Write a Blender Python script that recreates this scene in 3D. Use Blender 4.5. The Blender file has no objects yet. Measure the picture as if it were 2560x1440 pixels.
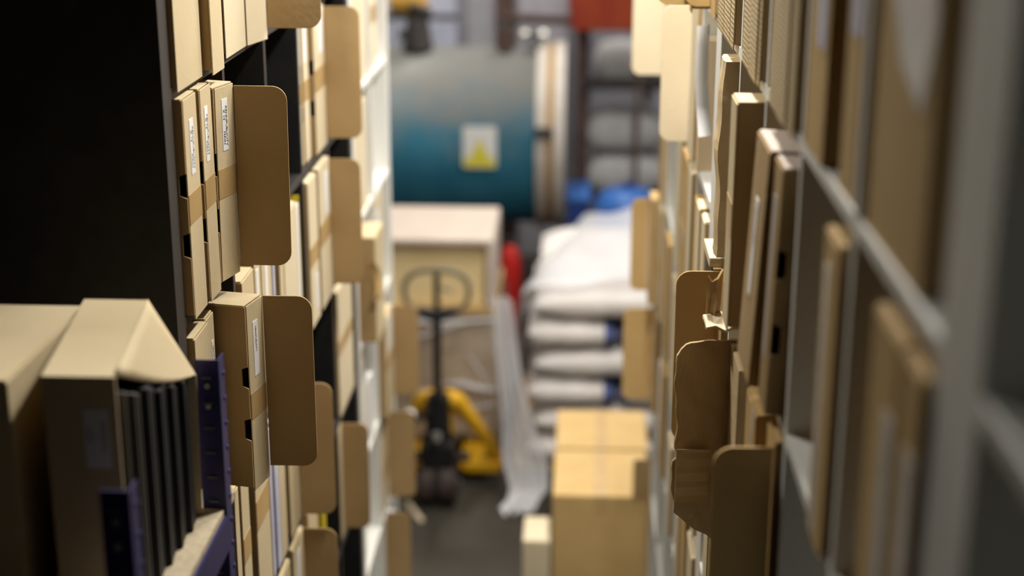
import bpy, bmesh, math, random
from mathutils import Vector, Matrix

random.seed(7)
H = 2.878                      # camera height above the floor

# ------------------------------------------------------------------ camera
scene = bpy.context.scene
C = scene.collection
f_px, pitch, yaw, roll = 3810.2, 0.2964, -0.0452, 0.002
cam = bpy.data.cameras.new('camera')
cam.sensor_width = 36.0
cam.lens = f_px / 2560 * 36.0
cam.clip_start = 0.05
cam_ob = bpy.data.objects.new('camera', cam)
C.objects.link(cam_ob)
fw = Vector((math.sin(yaw) * math.cos(pitch), math.cos(yaw) * math.cos(pitch), -math.sin(pitch)))
rt = Vector((math.cos(yaw), -math.sin(yaw), 0))
up = rt.cross(fw)
rt2 = rt * math.cos(roll) + up * math.sin(roll)
up2 = -rt * math.sin(roll) + up * math.cos(roll)
cam_ob.matrix_world = Matrix(((rt2.x, up2.x, -fw.x, 0), (rt2.y, up2.y, -fw.y, 0), (rt2.z, up2.z, -fw.z, H), (0, 0, 0, 1)))
cam.dof.use_dof = True
cam.dof.focus_distance = 2.46
cam.dof.aperture_fstop = 1.8
scene.camera = cam_ob

# ------------------------------------------------------------------ world + exposure
w = bpy.data.worlds.new('world')
scene.world = w
w.use_nodes = True
w.node_tree.nodes['Background'].inputs[0].default_value = (0.9, 0.95, 1.0, 1)
w.node_tree.nodes['Background'].inputs[1].default_value = 0.002
scene.view_settings.view_transform = 'Standard'
scene.view_settings.look = 'None'
scene.view_settings.gamma = 1
scene.view_settings.use_curve_mapping = False
scene.view_settings.exposure = 0.0

# ------------------------------------------------------------------ materials
MATS = {}


def mat(name, col, rough=0.7, col2=None, scale=6.0, bump=0.0, bscale=60.0, metal=0.0, alpha=1.0, emit=0.0,
        stretch=(1, 1, 1), spec=0.3, ribs=0.0, contrast=(0.35, 0.7)):
    if name in MATS:
        return MATS[name]
    m = bpy.data.materials.new(name)
    m.use_nodes = True
    nt = m.node_tree
    b = nt.nodes['Principled BSDF']
    b.inputs['Roughness'].default_value = rough
    b.inputs['Metallic'].default_value = metal
    b.inputs['Specular IOR Level'].default_value = spec
    b.inputs['Alpha'].default_value = alpha
    tc = nt.nodes.new('ShaderNodeTexCoord')
    mp = nt.nodes.new('ShaderNodeMapping')
    mp.inputs['Scale'].default_value = stretch
    nt.links.new(tc.outputs['Object'], mp.inputs[0])
    if col2 is not None:
        n = nt.nodes.new('ShaderNodeTexNoise')
        n.inputs['Scale'].default_value = scale
        n.inputs['Detail'].default_value = 6
        nt.links.new(mp.outputs[0], n.inputs['Vector'])
        r = nt.nodes.new('ShaderNodeValToRGB')
        r.color_ramp.elements[0].position = contrast[0]
        r.color_ramp.elements[1].position = contrast[1]
        r.color_ramp.elements[0].color = (*col, 1)
        r.color_ramp.elements[1].color = (*col2, 1)
        nt.links.new(n.outputs[0], r.inputs[0])
        nt.links.new(r.outputs[0], b.inputs['Base Color'])
    else:
        b.inputs['Base Color'].default_value = (*col, 1)
    prev = None
    if bump:
        n2 = nt.nodes.new('ShaderNodeTexNoise')
        n2.inputs['Scale'].default_value = bscale
        n2.inputs['Detail'].default_value = 4
        nt.links.new(mp.outputs[0], n2.inputs['Vector'])
        bp = nt.nodes.new('ShaderNodeBump')
        bp.inputs['Strength'].default_value = bump
        bp.inputs['Distance'].default_value = 0.004
        nt.links.new(n2.outputs[0], bp.inputs['Height'])
        nt.links.new(bp.outputs[0], b.inputs['Normal'])
        prev = bp
    if ribs:
        wv = nt.nodes.new('ShaderNodeTexWave')
        wv.bands_direction = 'Z'
        wv.inputs['Scale'].default_value = 42
        wv.inputs['Distortion'].default_value = 1.2
        nt.links.new(tc.outputs['Object'], wv.inputs['Vector'])
        bp2 = nt.nodes.new('ShaderNodeBump')
        bp2.inputs['Strength'].default_value = ribs
        bp2.inputs['Distance'].default_value = 0.003
        nt.links.new(wv.outputs[0], bp2.inputs['Height'])
        if prev:
            nt.links.new(prev.outputs[0], bp2.inputs['Normal'])
        nt.links.new(bp2.outputs[0], b.inputs['Normal'])
    if emit:
        b.inputs['Emission Color'].default_value = (*col, 1)
        b.inputs['Emission Strength'].default_value = emit
    MATS[name] = m
    return m


mat('board', (0.60, 0.485, 0.30), 0.75, (0.67, 0.555, 0.36), 5, 0.12, 90)
mat('board_pale', (0.68, 0.58, 0.40), 0.75, (0.74, 0.64, 0.46), 5, 0.12, 90)
mat('kraft', (0.37, 0.245, 0.112), 0.8, (0.43, 0.295, 0.142), 7, 0.15, 80)
mat('kraft_ribbed', (0.42, 0.32, 0.18), 0.8, (0.50, 0.39, 0.23), 9, 0.25, 60, ribs=0.25)
mat('kraft_torn', (0.54, 0.40, 0.22), 0.85, (0.64, 0.49, 0.29), 14, 0.5, 40)
mat('carton', (0.54, 0.36, 0.145), 0.75, (0.60, 0.415, 0.185), 5, 0.12, 80)
mat('parcel_tape', (0.46, 0.30, 0.13), 0.35, (0.54, 0.37, 0.17), 18, 0.1, 60, stretch=(1, 1, 0.2))
mat('clear_tape', (0.62, 0.62, 0.62), 0.25, (0.75, 0.75, 0.76), 20, 0.3, 60)
mat('label_paper', (0.84, 0.84, 0.85), 0.6)
mat('lavender_paper', (0.52, 0.52, 0.66), 0.6, (0.62, 0.62, 0.74), 12)
mat('paper', (0.80, 0.79, 0.80), 0.65, (0.86, 0.85, 0.85), 8)
mat('ink', (0.03, 0.03, 0.035), 0.6)
mat('black_shelf', (0.012, 0.012, 0.013), 0.55, (0.02, 0.019, 0.018), 20, 0.05, 200)
mat('black_edge', (0.055, 0.048, 0.045), 0.6)
mat('white_shelf', (0.78, 0.78, 0.74), 0.45, (0.83, 0.83, 0.80), 4)
mat('blue_steel', (0.018, 0.018, 0.10), 0.4, (0.028, 0.028, 0.135), 10)
mat('bright_steel', (0.75, 0.73, 0.68), 0.3, metal=0.8)
mat('grey_steel', (0.16, 0.16, 0.17), 0.45, metal=0.4)
mat('chipboard', (0.50, 0.41, 0.28), 0.8, (0.62, 0.53, 0.38), 120, 0.2, 200)
mat('dim_folder', (0.10, 0.09, 0.08), 0.6)
mat('dark_folder', (0.018, 0.019, 0.022), 0.5, (0.035, 0.036, 0.042), 8)
mat('yellow_paper', (0.55, 0.42, 0.02), 0.6)
mat('cream_paper', (0.80, 0.62, 0.40), 0.6, (0.85, 0.70, 0.5), 8)
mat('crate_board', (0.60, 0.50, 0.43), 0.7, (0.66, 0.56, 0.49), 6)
mat('lit_yellow_board', (0.80, 0.62, 0.32), 0.7, (0.85, 0.68, 0.38), 6)
mat('black_card', (0.008, 0.008, 0.009), 0.5)
mat('floor_concrete', (0.034, 0.029, 0.022), 0.8, (0.060, 0.051, 0.039), 2.5, 0.3, 40)
mat('jack_yellow', (0.75, 0.42, 0.02), 0.4, (0.68, 0.36, 0.015), 9)
mat('jack_black', (0.014, 0.014, 0.015), 0.4)
mat('wheel', (0.06, 0.042, 0.04), 0.6)
mat('loop_grip', (0.16, 0.14, 0.10), 0.5)
mat('pallet_wood', (0.30, 0.20, 0.11), 0.85, (0.40, 0.28, 0.16), 12, 0.3, 50, stretch=(0.3, 1, 1))
mat('stretch_film', (0.80, 0.78, 0.76), 0.12, None, alpha=0.30, spec=0.8, bump=.8, bscale=9, stretch=(1, 1, 4))
mat('cover_film', (0.86, 0.86, 0.9), 0.25, None, alpha=0.58, spec=0.6, bump=.35, bscale=7)
mat('sack_white', (0.70, 0.66, 0.64), 0.55, (0.80, 0.76, 0.74), 6, 0.35, 14)
mat('sack_blue', (0.10, 0.13, 0.32), 0.5)
mat('wall_paint', (0.30, 0.30, 0.34), 0.85, (0.40, 0.40, 0.45), 3, 0.3, 20)
mat('dark_paint', (0.03, 0.03, 0.03), 0.9)
mat('panel_white', (0.60, 0.63, 0.80), 0.6, (0.70, 0.72, 0.86), 5)
mat('panel_grey', (0.42, 0.41, 0.46), 0.7, (0.52, 0.51, 0.55), 6)
mat('rust_brown', (0.075, 0.045, 0.042), 0.7, (0.13, 0.08, 0.065), 12, 0.3, 40)
mat('dark_iron', (0.04, 0.036, 0.036), 0.6, (0.07, 0.06, 0.055), 12)
mat('red_paint', (0.26, 0.03, 0.014), 0.5, (0.36, 0.06, 0.02), 5)
mat('red_can', (0.5, 0.02, 0.015), 0.4)
mat('ochre', (0.5, 0.28, 0.05), 0.6)
mat('flange_pale', (0.52, 0.47, 0.42), 0.6, (0.60, 0.56, 0.52), 8)
mat('flange_rust', (0.40, 0.25, 0.10), 0.7, (0.33, 0.2, 0.08), 8)
mat('sign_white', (0.8, 0.8, 0.8), 0.4)
mat('sign_yellow', (0.75, 0.66, 0.06), 0.4)
mat('blue_drum', (0.035, 0.13, 0.42), 0.4, (0.05, 0.16, 0.5), 6)
mat('blue_crate', (0.02, 0.05, 0.22), 0.5)
mat('grey_sack', (0.50, 0.49, 0.50), 0.8, (0.62, 0.61, 0.62), 5, 0.4, 15)
mat('lamp_housing', (0.6, 0.6, 0.6), 0.5)
mat('lamp_glow', (1.0, 0.96, 0.88), 0.4, emit=6.0)


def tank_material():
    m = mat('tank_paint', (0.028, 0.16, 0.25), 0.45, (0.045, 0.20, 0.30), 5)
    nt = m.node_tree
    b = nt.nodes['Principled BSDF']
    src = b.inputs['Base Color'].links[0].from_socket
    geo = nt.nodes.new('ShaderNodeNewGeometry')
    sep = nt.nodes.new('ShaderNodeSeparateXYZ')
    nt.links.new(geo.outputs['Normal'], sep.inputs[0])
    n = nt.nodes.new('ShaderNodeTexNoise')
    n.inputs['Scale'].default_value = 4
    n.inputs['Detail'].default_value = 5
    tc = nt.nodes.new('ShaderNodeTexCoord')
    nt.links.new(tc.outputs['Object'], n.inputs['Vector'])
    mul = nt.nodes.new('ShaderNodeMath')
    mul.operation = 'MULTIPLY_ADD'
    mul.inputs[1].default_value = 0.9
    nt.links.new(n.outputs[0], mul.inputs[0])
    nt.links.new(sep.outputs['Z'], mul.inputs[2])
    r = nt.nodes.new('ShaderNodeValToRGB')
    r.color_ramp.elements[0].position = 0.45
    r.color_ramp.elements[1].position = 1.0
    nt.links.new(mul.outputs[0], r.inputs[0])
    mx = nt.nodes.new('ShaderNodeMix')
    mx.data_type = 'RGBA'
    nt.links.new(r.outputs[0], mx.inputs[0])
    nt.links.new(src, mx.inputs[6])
    mx.inputs[7].default_value = (0.21, 0.21, 0.20, 1)     # grey tone, stronger on upward-facing faces
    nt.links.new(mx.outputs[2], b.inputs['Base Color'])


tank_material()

# ------------------------------------------------------------------ mesh helpers


class B:
    def __init__(self):
        self.bm = bmesh.new()

    def box(self, x0, x1, y0, y1, z0, z1):
        v = [self.bm.verts.new((x, y, z)) for x in (x0, x1) for y in (y0, y1) for z in (z0, z1)]
        for q in ((0, 1, 3, 2), (4, 6, 7, 5), (0, 4, 5, 1), (2, 3, 7, 6), (0, 2, 6, 4), (1, 5, 7, 3)):
            self.bm.faces.new([v[i] for i in q])
        return self

    def hexa(self, a, b):
        """two quads (4 points each), joined"""
        va = [self.bm.verts.new(p) for p in a]
        vb = [self.bm.verts.new(p) for p in b]
        n = len(a)
        self.bm.faces.new(va)
        self.bm.faces.new(vb[::-1])
        for i in range(n):
            j = (i + 1) % n
            self.bm.faces.new((va[j], va[i], vb[i], vb[j]))
        return self

    def tube(self, pts, r, n=10, closed=False, cap=True):
        pts = [Vector(p) for p in pts]
        rr = r if isinstance(r, (list, tuple)) else [r] * len(pts)
        rings = []
        N = len(pts)
        ref = None
        for i, p in enumerate(pts):
            if closed:
                d = pts[(i + 1) % N] - pts[i - 1]
            else:
                d = pts[min(i + 1, N - 1)] - pts[max(i - 1, 0)]
            d.normalize()
            if ref is None:
                ref = Vector((0, 0, 1)) if abs(d.z) < 0.9 else Vector((1, 0, 0))
            a = d.cross(ref)
            if a.length < 1e-4:
                a = d.cross(Vector((0, 1, 0)))
            a.normalize()
            b = a.cross(d)
            ref = b
            rings.append([self.bm.verts.new(p + rr[i] * (a * math.cos(t) + b * math.sin(t)))
                          for t in (2 * math.pi * k / n for k in range(n))])
        for i in range(N if closed else N - 1):
            A, Bq = rings[i], rings[(i + 1) % N]
            for k in range(n):
                l = (k + 1) % n
                self.bm.faces.new((A[k], A[l], Bq[l], Bq[k]))
        if cap and not closed:
            self.bm.faces.new(rings[0][::-1])
            self.bm.faces.new(rings[-1])
        return self

    def sheet(self, rows, thick=0.0):
        g = [[self.bm.verts.new(p) for p in r] for r in rows]
        for i in range(len(g) - 1):
            for j in range(len(g[0]) - 1):
                self.bm.faces.new((g[i][j], g[i][j + 1], g[i + 1][j + 1], g[i + 1][j]))
        if thick:
            bmesh.ops.recalc_face_normals(self.bm, faces=self.bm.faces[:])
            bmesh.ops.solidify(self.bm, geom=self.bm.faces[:], thickness=thick)
        return self

    def done(self, name, m, parent=None, bevel=0.0, smooth=False, label=None, cat=None, group=None, kind=None, loc=None):
        bm = self.bm
        bmesh.ops.recalc_face_normals(bm, faces=bm.faces[:])
        if bevel:
            bmesh.ops.bevel(bm, geom=bm.edges[:], offset=bevel, segments=2, affect='EDGES', profile=0.6)
        off = Vector((0, 0, 0))
        if parent is not None:
            p = parent
            while p is not None:
                off = off + p.location
                p = p.parent
        elif loc is not None:
            off = Vector(loc)
        if off.length > 0:
            bmesh.ops.translate(bm, verts=bm.verts[:], vec=-off)
        me = bpy.data.meshes.new(name)
        bm.to_mesh(me)
        bm.free()
        me.materials.append(MATS[m])
        if smooth:
            for p in me.polygons:
                p.use_smooth = True
        o = bpy.data.objects.new(name, me)
        C.objects.link(o)
        if parent is not None:
            o.parent = parent
        elif loc is not None:
            o.location = loc
        tag(o, label, cat, group, kind)
        return o


def tag(o, label=None, cat=None, group=None, kind=None):
    if label:
        o['label'] = label
    if cat:
        o['category'] = cat
    if group:
        o['group'] = group
    if kind:
        o['kind'] = kind
    return o


def empty(name, loc, label=None, cat=None, group=None, kind=None, rot=None):
    o = bpy.data.objects.new(name, None)
    o.empty_display_size = 0.05
    o.location = loc
    if rot:
        o.rotation_euler = rot
    C.objects.link(o)
    return tag(o, label, cat, group, kind)


def rounded(w, h, r, corners, n=6):
    """polygon of a w x h plate from (0,0); corners = set of names to round"""
    out = []
    for name, cx, cy, a0 in (('bl', r, r, math.pi), ('br', w - r, r, 1.5 * math.pi), ('tr', w - r, h - r, 0), ('tl', r, h - r, 0.5 * math.pi)):
        if name in corners:
            for k in range(n + 1):
                a = a0 + 0.5 * math.pi * k / n
                out.append((cx + r * math.cos(a), cy + r * math.sin(a)))
        else:
            out.append({'bl': (0, 0), 'br': (w, 0), 'tr': (w, h), 'tl': (0, h)}[name])
    return out


def text_mesh(name, body, size, m, parent, origin, xdir, ydir, align='LEFT'):
    cu = bpy.data.curves.new(name, 'FONT')
    cu.body = body
    cu.size = size
    cu.align_x = align
    cu.align_y = 'CENTER'
    cu.extrude = 0.0001
    cu.resolution_u = 2
    t = bpy.data.objects.new(name, cu)
    C.objects.link(t)
    me = bpy.data.meshes.new_from_object(t)
    bpy.data.objects.remove(t)
    bpy.data.curves.remove(cu)
    x = Vector(xdir)
    y = Vector(ydir)
    z = x.cross(y)
    off = Vector((0, 0, 0))
    p = parent
    while p is not None:
        off = off + p.location
        p = p.parent
    for v in me.vertices:
        c = v.co.copy()
        v.co = Vector(origin) + x * c.x + y * c.y + z * c.z - off
    me.materials.clear()
    me.materials.append(MATS[m])
    o = bpy.data.objects.new(name, me)
    C.objects.link(o)
    o.parent = parent
    return o


# ------------------------------------------------------------------ setting
def struct(name, m, *b):
    return B().box(*b).done(name, m, kind='structure')


struct('floor', 'floor_concrete', -5, 4, -3, 11, -0.1, 0)
struct('ceiling', 'dark_paint', -5, 4, -3, 11, 5.4, 5.5)
struct('wall_back', 'wall_paint', -5, 4, 11, 11.15, 0, 5.4)
struct('wall_left', 'dark_paint', -5.15, -5, -3, 11, 0, 5.4)
struct('wall_right', 'dark_paint', 4, 4.15, -3, 11, 0, 5.4)
struct('wall_front', 'dark_paint', -5, 4, -3.15, -3, 0, 5.4)


# ------------------------------------------------------------------ ceiling lamps
def lamp(x, y, z, ln, wd, power, label):
    r = empty('ceiling_lamp', (x, y, z), label, 'lamp', 'fluorescent batten lamps')
    B().box(x - wd / 2 - .02, x + wd / 2 + .02, y - ln / 2 - .03, y + ln / 2 + .03, z + .02, z + .09).done('housing', 'lamp_housing', r, bevel=.006)
    B().box(x - wd / 2, x + wd / 2, y - ln / 2, y + ln / 2, z, z + .019).done('diffuser', 'lamp_glow', r)
    for s in (-1, 1):
        B().tube([(x, y + s * ln * .35, z + .09), (x, y + s * ln * .35, 5.4)], .006, 6).done('hanger', 'grey_steel', r)
    L = bpy.data.lights.new('lamp_light', 'AREA')
    L.shape = 'RECTANGLE'
    L.size = wd
    L.size_y = ln
    L.energy = power
    L.color = (1.0, 0.95, 0.86)
    lo = bpy.data.objects.new('lamp_light', L)
    lo.location = (0, 0, -.01)
    lo.parent = r
    C.objects.link(lo)


lamp(.18, 2.63, 3.62, .36, .12, 35, 'fluorescent lamp hung low over the aisle between black and white shelves')
lamp(-.74, 2.80, 3.62, .40, .14, 25, 'fluorescent lamp hung over the edge of the black shelving')
lamp(.22, 3.74, 3.60, .75, .12, 36, 'fluorescent lamp hung over the far half of the aisle')
lamp(.30, 5.20, 3.60, 1.2, .12, 60, 'fluorescent lamp hung over the floor cartons')
lamp(.45, 7.00, 3.60, 1.2, .12, 28, 'fluorescent lamp hung over the white sacks')
lamp(-.6, 7.9, 4.60, 1.2, .16, 80, 'fluorescent lamp hung high above the blue tank')
lamp(.1, 9.6, 3.9, 1.0, .16, 40, 'unseen lamp added to brighten the machinery at the back')  # added out of view to lift the boards and sacks behind the tank

# ------------------------------------------------------------------ shelving units
P = 0.351
XL, XR = -0.597, 0.247
TH = 0.016


def shelf_unit(name, label, side, x, y0, y1, ncol, zlow, nlev, m, edge_m, frame=.045, depth=.39, thick=()):
    """cube shelving: side panels, dividers, boards and a back; x = front face"""
    s = -1 if side == 'L' else 1
    xa, xb = sorted((x, x + s * depth))
    r = empty(name, ((xa + xb) / 2, (y0 + y1) / 2, 0), label, 'shelf')
    ztop = zlow + (nlev - 1) * P + TH
    cw = (y1 - y0 - 2 * frame - (ncol - 1) * TH) / ncol

    def panel(nm, *b):
        o = B().box(*b).done(nm, m, r, bevel=.0008)
        if edge_m:                       # edging strip on the front
            xs = (x, x + .0009) if side == 'L' else (x - .0009, x)
            B().box(xs[0], xs[1], *b[2:]).done('edging', edge_m, o)
        return o
    panel('side_panel', xa, xb, y0, y0 + frame, 0, ztop)
    panel('side_panel', xa, xb, y1 - frame, y1, 0, ztop)
    for k in range(nlev):
        z = zlow + k * P
        for c in range(ncol):
            a = y0 + frame + c * (cw + TH)
            panel('shelf_board', xa, xb, a, a + cw, z - (thick[1] if thick and k == thick[0] else 0), z + TH)
    for c in range(1, ncol):
        a = y0 + frame + c * (cw + TH) - TH
        panel('divider', xa, xb, a, a + TH, 0, ztop)
    xk = (xa - .004, xa) if side == 'L' else (xb, xb + .004)
    B().box(xk[0], xk[1], y0, y1, 0, ztop).done('back_panel', m, r)
    return r


ZL = H - .387 - 6 * P          # lowest board, left black unit
ZW = H - .351 - 7 * P          # lowest board of the white units
shelf_unit('cube_shelf', 'tall black cube shelving unit along the left of the aisle', 'L', XL, 2.134, 3.90, 5, ZL, 8, 'black_shelf', 'black_edge', thick=(3, .018))
shelf_unit('cube_shelf', 'white cube shelving unit beyond the black one on the left', 'L', XL, 3.905, 4.69, 2, ZW, 9, 'white_shelf', None)
shelf_unit('cube_shelf', 'white cube shelving unit nearest on the right, boxes in every row', 'R', XR, .95, 2.765, 5, ZW, 9, 'white_shelf', None)
shelf_unit('cube_shelf', 'white cube shelving unit at the far end on the right', 'R', XR, 2.768, 4.60, 5, ZW, 9, 'white_shelf', None)
shelf_unit('cube_shelf', 'white shelving end panel at the extreme right edge of the picture', 'R', XR, .30, .947, 2, ZW, 9, 'white_shelf', None, frame=.06)

LROW = [H - .387 - k * P + TH + .0005 for k in range(7)]       # board tops, black unit
WROW = [H - .351 - k * P + TH + .0005 for k in range(7)]       # board tops, white units

# ------------------------------------------------------------------ archive boxes


def archive_box(side, z, y0, y1, xf, label, h=.322, depth=.255, m='board', side_m='kraft', tape=None, lab=None, text=None, flap=None,
                notch=False, group=None, lean=0.0, yaw=0.0, lid=True, lid_m=None, name='archive_box', cat='box', flap_m='kraft', extra=None, lift=0.0, hang=.008):
    """side L: face looks to +x; side R: face looks to -x.  xf = front face, pivot at its near lower corner"""
    s = 1 if side == 'L' else -1                       # outward direction of the face
    xb = xf - s * depth
    z = z + lift
    r = empty(name, (xf, y0, z), label, cat, group)
    z1 = z + h
    proud = (xf > XL + .004) if side == 'L' else (xf < XR - .004)
    zl = z - (hang if proud and not lean else 0)
    if notch:                                          # near side panel with finger cut-outs in its front edge
        zt = z + h * .5
        pts = [(0, z)]
        for a, b_ in ((zt - .075, zt - .035), (zt + .018, zt + .056)):
            pts += [(0, a), (.011, a + .004), (.011, b_ - .004), (0, b_)]
        pts += [(0, z1), (depth * .9, z1), (depth * .9, z)]
        B().hexa([(xf - s * (u + .0005), y0, q) for u, q in pts], [(xf - s * (u + .0005), y0 + .003, q) for u, q in pts]).done('side_panel', side_m, r)
        B().box(*sorted((xf - s * .034, xb)), y0 + .0035, y1, z, z1).done('body', side_m, r, bevel=.0015)
        B().box(*sorted((xf - s * .0126, xf - s * .0336)), y0 + .0036, y1 - .001, z + .002, z1 - .002).done('notch_shade', 'dark_folder', r)  # dark block that stands in for the shade inside the cut-outs
        B().box(*sorted((xf - s * .0024, xf - s * .0125)), y1 - .003, y1, z, z1).done('side_panel', side_m, r)
        B().box(*sorted((xf, xf - s * .0022)), y0 + .006, y1, zl, z1).done('front_panel', m, r, bevel=.0008)
    else:
        B().box(*sorted((xf - s * .0024, xb)), y0, y1, z, z1).done('body', side_m, r, bevel=.0018)
        B().box(*sorted((xf, xf - s * .0022)), y0, y1, zl, z1).done('front_panel', m, r, bevel=.0008)
    if lid:                                            # tuck-in lid on top
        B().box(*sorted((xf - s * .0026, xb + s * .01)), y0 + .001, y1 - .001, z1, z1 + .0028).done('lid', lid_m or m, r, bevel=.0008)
    if tape:
        t0, t1 = tape
        B().box(*sorted((xf, xf + s * .0006)), y0 + .0005 + (.006 if notch else 0), y1 - .0005, z + t0, z + t1).done('packing_tape', 'parcel_tape', r)
    if lab:
        u0, u1, v0, v1 = lab[:4]                        # fraction along the face width, heights
        lm = lab[4] if len(lab) > 4 else 'label_paper'
        a, b_ = y0 + (y1 - y0) * u0, y0 + (y1 - y0) * u1
        lo = B().box(*sorted((xf, xf + s * .0007)), a, b_, z + v0, z + v1).done('label', lm, r)
        if text:
            xo = xf + s * .0009
            for u, v, size, body in text:              # reading downwards, letter tops to the viewer's right
                uu = u if s > 0 else 1 - u
                yy = a + (b_ - a) * uu
                zz = z + v1 - (v1 - v0) * v
                text_mesh('lettering', body, size, 'ink', lo, (xo, yy, zz), (0, 0, -1), (0, s, 0))
    if flap:
        w_, at, ang = flap[0], flap[1], flap[2] - yaw
        f0 = flap[3] if len(flap) > 3 else .012
        hh = flap[4] if len(flap) > 4 else h - .016
        yy = y1 if at == 'far' else y0
        poly = rounded(w_, hh, .024, {'br', 'tr'})
        ca, sa = math.cos(ang), math.sin(ang)

        def q(u, v, t):
            return (xf + s * (u * ca + .0012) - t * sa * s, yy + u * sa + t * ca, z + f0 + v)
        B().hexa([q(u, v, -.0018) for u, v in poly], [q(u, v, .0018) for u, v in poly]).done('flap', flap_m, r, bevel=.0005)
    if extra:
        extra(r, z, z1, s)
    r.rotation_euler = (0, lean, yaw)
    return r


GL = {0: 'boxes on the black shelf, top row', 1: 'boxes on the black shelf, second row', 2: 'boxes on the black shelf, third row',
      3: 'boxes on the black shelf, fourth row', 4: 'boxes on the black shelf, fifth row'}


def Lb(row, y0, y1, xf, label, **k):
    return archive_box('L', LROW[row], y0, y1, xf, label, group=GL[row], **k)


LBL = [(.70, .14, .0088, 'KENNPUBLICITY'), (.30, .20, .0088, 'X 13'), (.30, .62, .0088, 'MAIN')]
# top row
Lb(0, 2.188, 2.338, -.588, 'wide beige archive box at the near end of the black shelf top row')
Lb(0, 2.347, 2.424, -.573, 'narrow beige box second from near end of the black shelf top row')
Lb(0, 2.522, 2.676, -.592, 'wide pale box third from near end of the black shelf top row', m='board_pale')
Lb(0, 2.680, 2.770, -.590, 'pale box with brown open flap, fourth on the black shelf top row', m='board_pale', yaw=-.2, depth=.2, flap=(.098, 'far', .02))
# second row, the three labelled boxes
Lb(1, 2.190, 2.272, -.584, 'beige archive box with white label, nearest of the three taped labelled boxes', h=.33, tape=(.140, .186),
   lab=(.40, .68, .212, .296), text=LBL, notch=True)
Lb(1, 2.281, 2.354, -.581, 'beige archive box with white label, middle of the three taped labelled boxes', h=.33, tape=(.142, .188),
   lab=(.34, .62, .214, .300), text=LBL, notch=True)
Lb(1, 2.364, 2.434, -.583, 'taped beige archive box with white label and dark open flap beside it', h=.318, tape=(.138, .186),
   lab=(.38, .66, .214, .298), text=LBL, notch=True, yaw=-.24, lean=.012, depth=.2, flap=(.086, 'far', .02))
Lb(1, 3.197, 3.268, -.607, 'pale taped box beside the empty black compartment, second row', m='board_pale', tape=(.135, .18), lab=(.5, .85, .22, .3))
Lb(1, 3.276, 3.345, -.604, 'narrow pale taped box next to the wide labelled box, second row', m='board_pale', tape=(.135, .18), lab=(.2, .65, .22, .3), notch=True)
Lb(1, 3.362, 3.505, -.594, 'wide pale taped box with brightly lit tan flap reaching over the white shelf', m='board_pale', tape=(.14, .19), lab=(.45, .85, .22, .32),
   flap=(.082, 'far', .03), notch=True)
# third row
Lb(2, 2.188, 2.274, -.586, 'beige box behind the blue post, near end of the third row', h=.312)
Lb(2, 2.278, 2.326, -.590, 'beige box with white label strip just behind the blue post top', h=.314, lab=(.55, .8, .18, .27), text=[(.5, .1, .006, 'KENNPUBLICITY')])
Lb(2, 2.335, 2.405, -.540, 'box pulled far out of the black shelf with dark flap standing open', h=.318, tape=(.12, .165), lab=(.38, .66, .19, .285),
   text=[(.5, .1, .006, 'KENNPUBLICITY')], notch=True, yaw=-.2, depth=.2, flap=(.082, 'far', .02, .012, .306))
Lb(2, 2.530, 2.625, -.588, 'beige box right behind the pulled-out box, third row of black shelf', h=.3, lab=(.3, .6, .1, .25))
Lb(2, 2.634, 2.684, -.588, 'narrow box with white label, second behind the pulled-out box', h=.31, lab=(.2, .6, .05, .29))
Lb(2, 2.694, 2.780, -.588, 'beige box with white label, third behind the pulled-out box', h=.31, lab=(.3, .6, .05, .29))
Lb(2, 2.862, 2.900, -.588, 'very narrow beige box before the wide pale box, third row', h=.31)
Lb(2, 2.910, 3.055, -.588, 'wide pale box standing beside white papers, third row of black shelf', h=.318, m='board_pale')
Lb(2, 3.198, 3.304, -.588, 'pale box with a slanting tape strip, third row near the flap', h=.322, m='board_pale', tape=(.13, .175), lab=(.55, .8, .02, .1))
Lb(2, 3.335, 3.484, -.588, 'pale labelled box with brown flap hanging open, third row far end', h=.322, m='board_pale', tape=(.14, .19), lab=(.45, .8, .2, .3),
   flap=(.072, 'far', .02))
# fourth row
Lb(3, 2.398, 2.428, -.590, 'thin box edge under the pulled-out box, fourth row of black shelf', h=.31)
Lb(3, 2.440, 2.498, -.588, 'taped box under the pulled-out box, first wide one in fourth row', h=.315, tape=(.15, .2))
Lb(3, 2.552, 2.668, -.588, 'taped beige box beside the white paper stack, fourth row', h=.318, tape=(.16, .22))
Lb(3, 2.765, 2.825, -.588, 'beige box after the white paper stack, fourth row', h=.318)
Lb(3, 2.866, 2.972, -.588, 'beige box with warm tan flap at the middle of fourth row', h=.318, flap=(.075, 'far', .05, .0, .30))
Lb(3, 3.545, 3.780, -.590, 'pale box with torn tape at far end of the fourth row', h=.318, m='board_pale', tape=(.15, .19))
# fifth row
Lb(4, 2.730, 2.835, -.588, 'labelled box in front of the dark flap, fifth row of black shelf', h=.312, lab=(.3, .55, .05, .29))
Lb(4, 2.870, 2.990, -.588, 'labelled box carrying the dark rounded flap, fifth row of black shelf', h=.312, lab=(.3, .6, .05, .29), flap=(.072, 'far', .02))
Lb(4, 3.050, 3.165, -.588, 'beige box beside the yellow folder, fifth row', h=.312)
Lb(4, 3.538, 3.604, -.598, 'box with long olive-tan flap, fifth row at far end of black shelf', h=.308, flap=(.066, 'far', .02))


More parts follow.
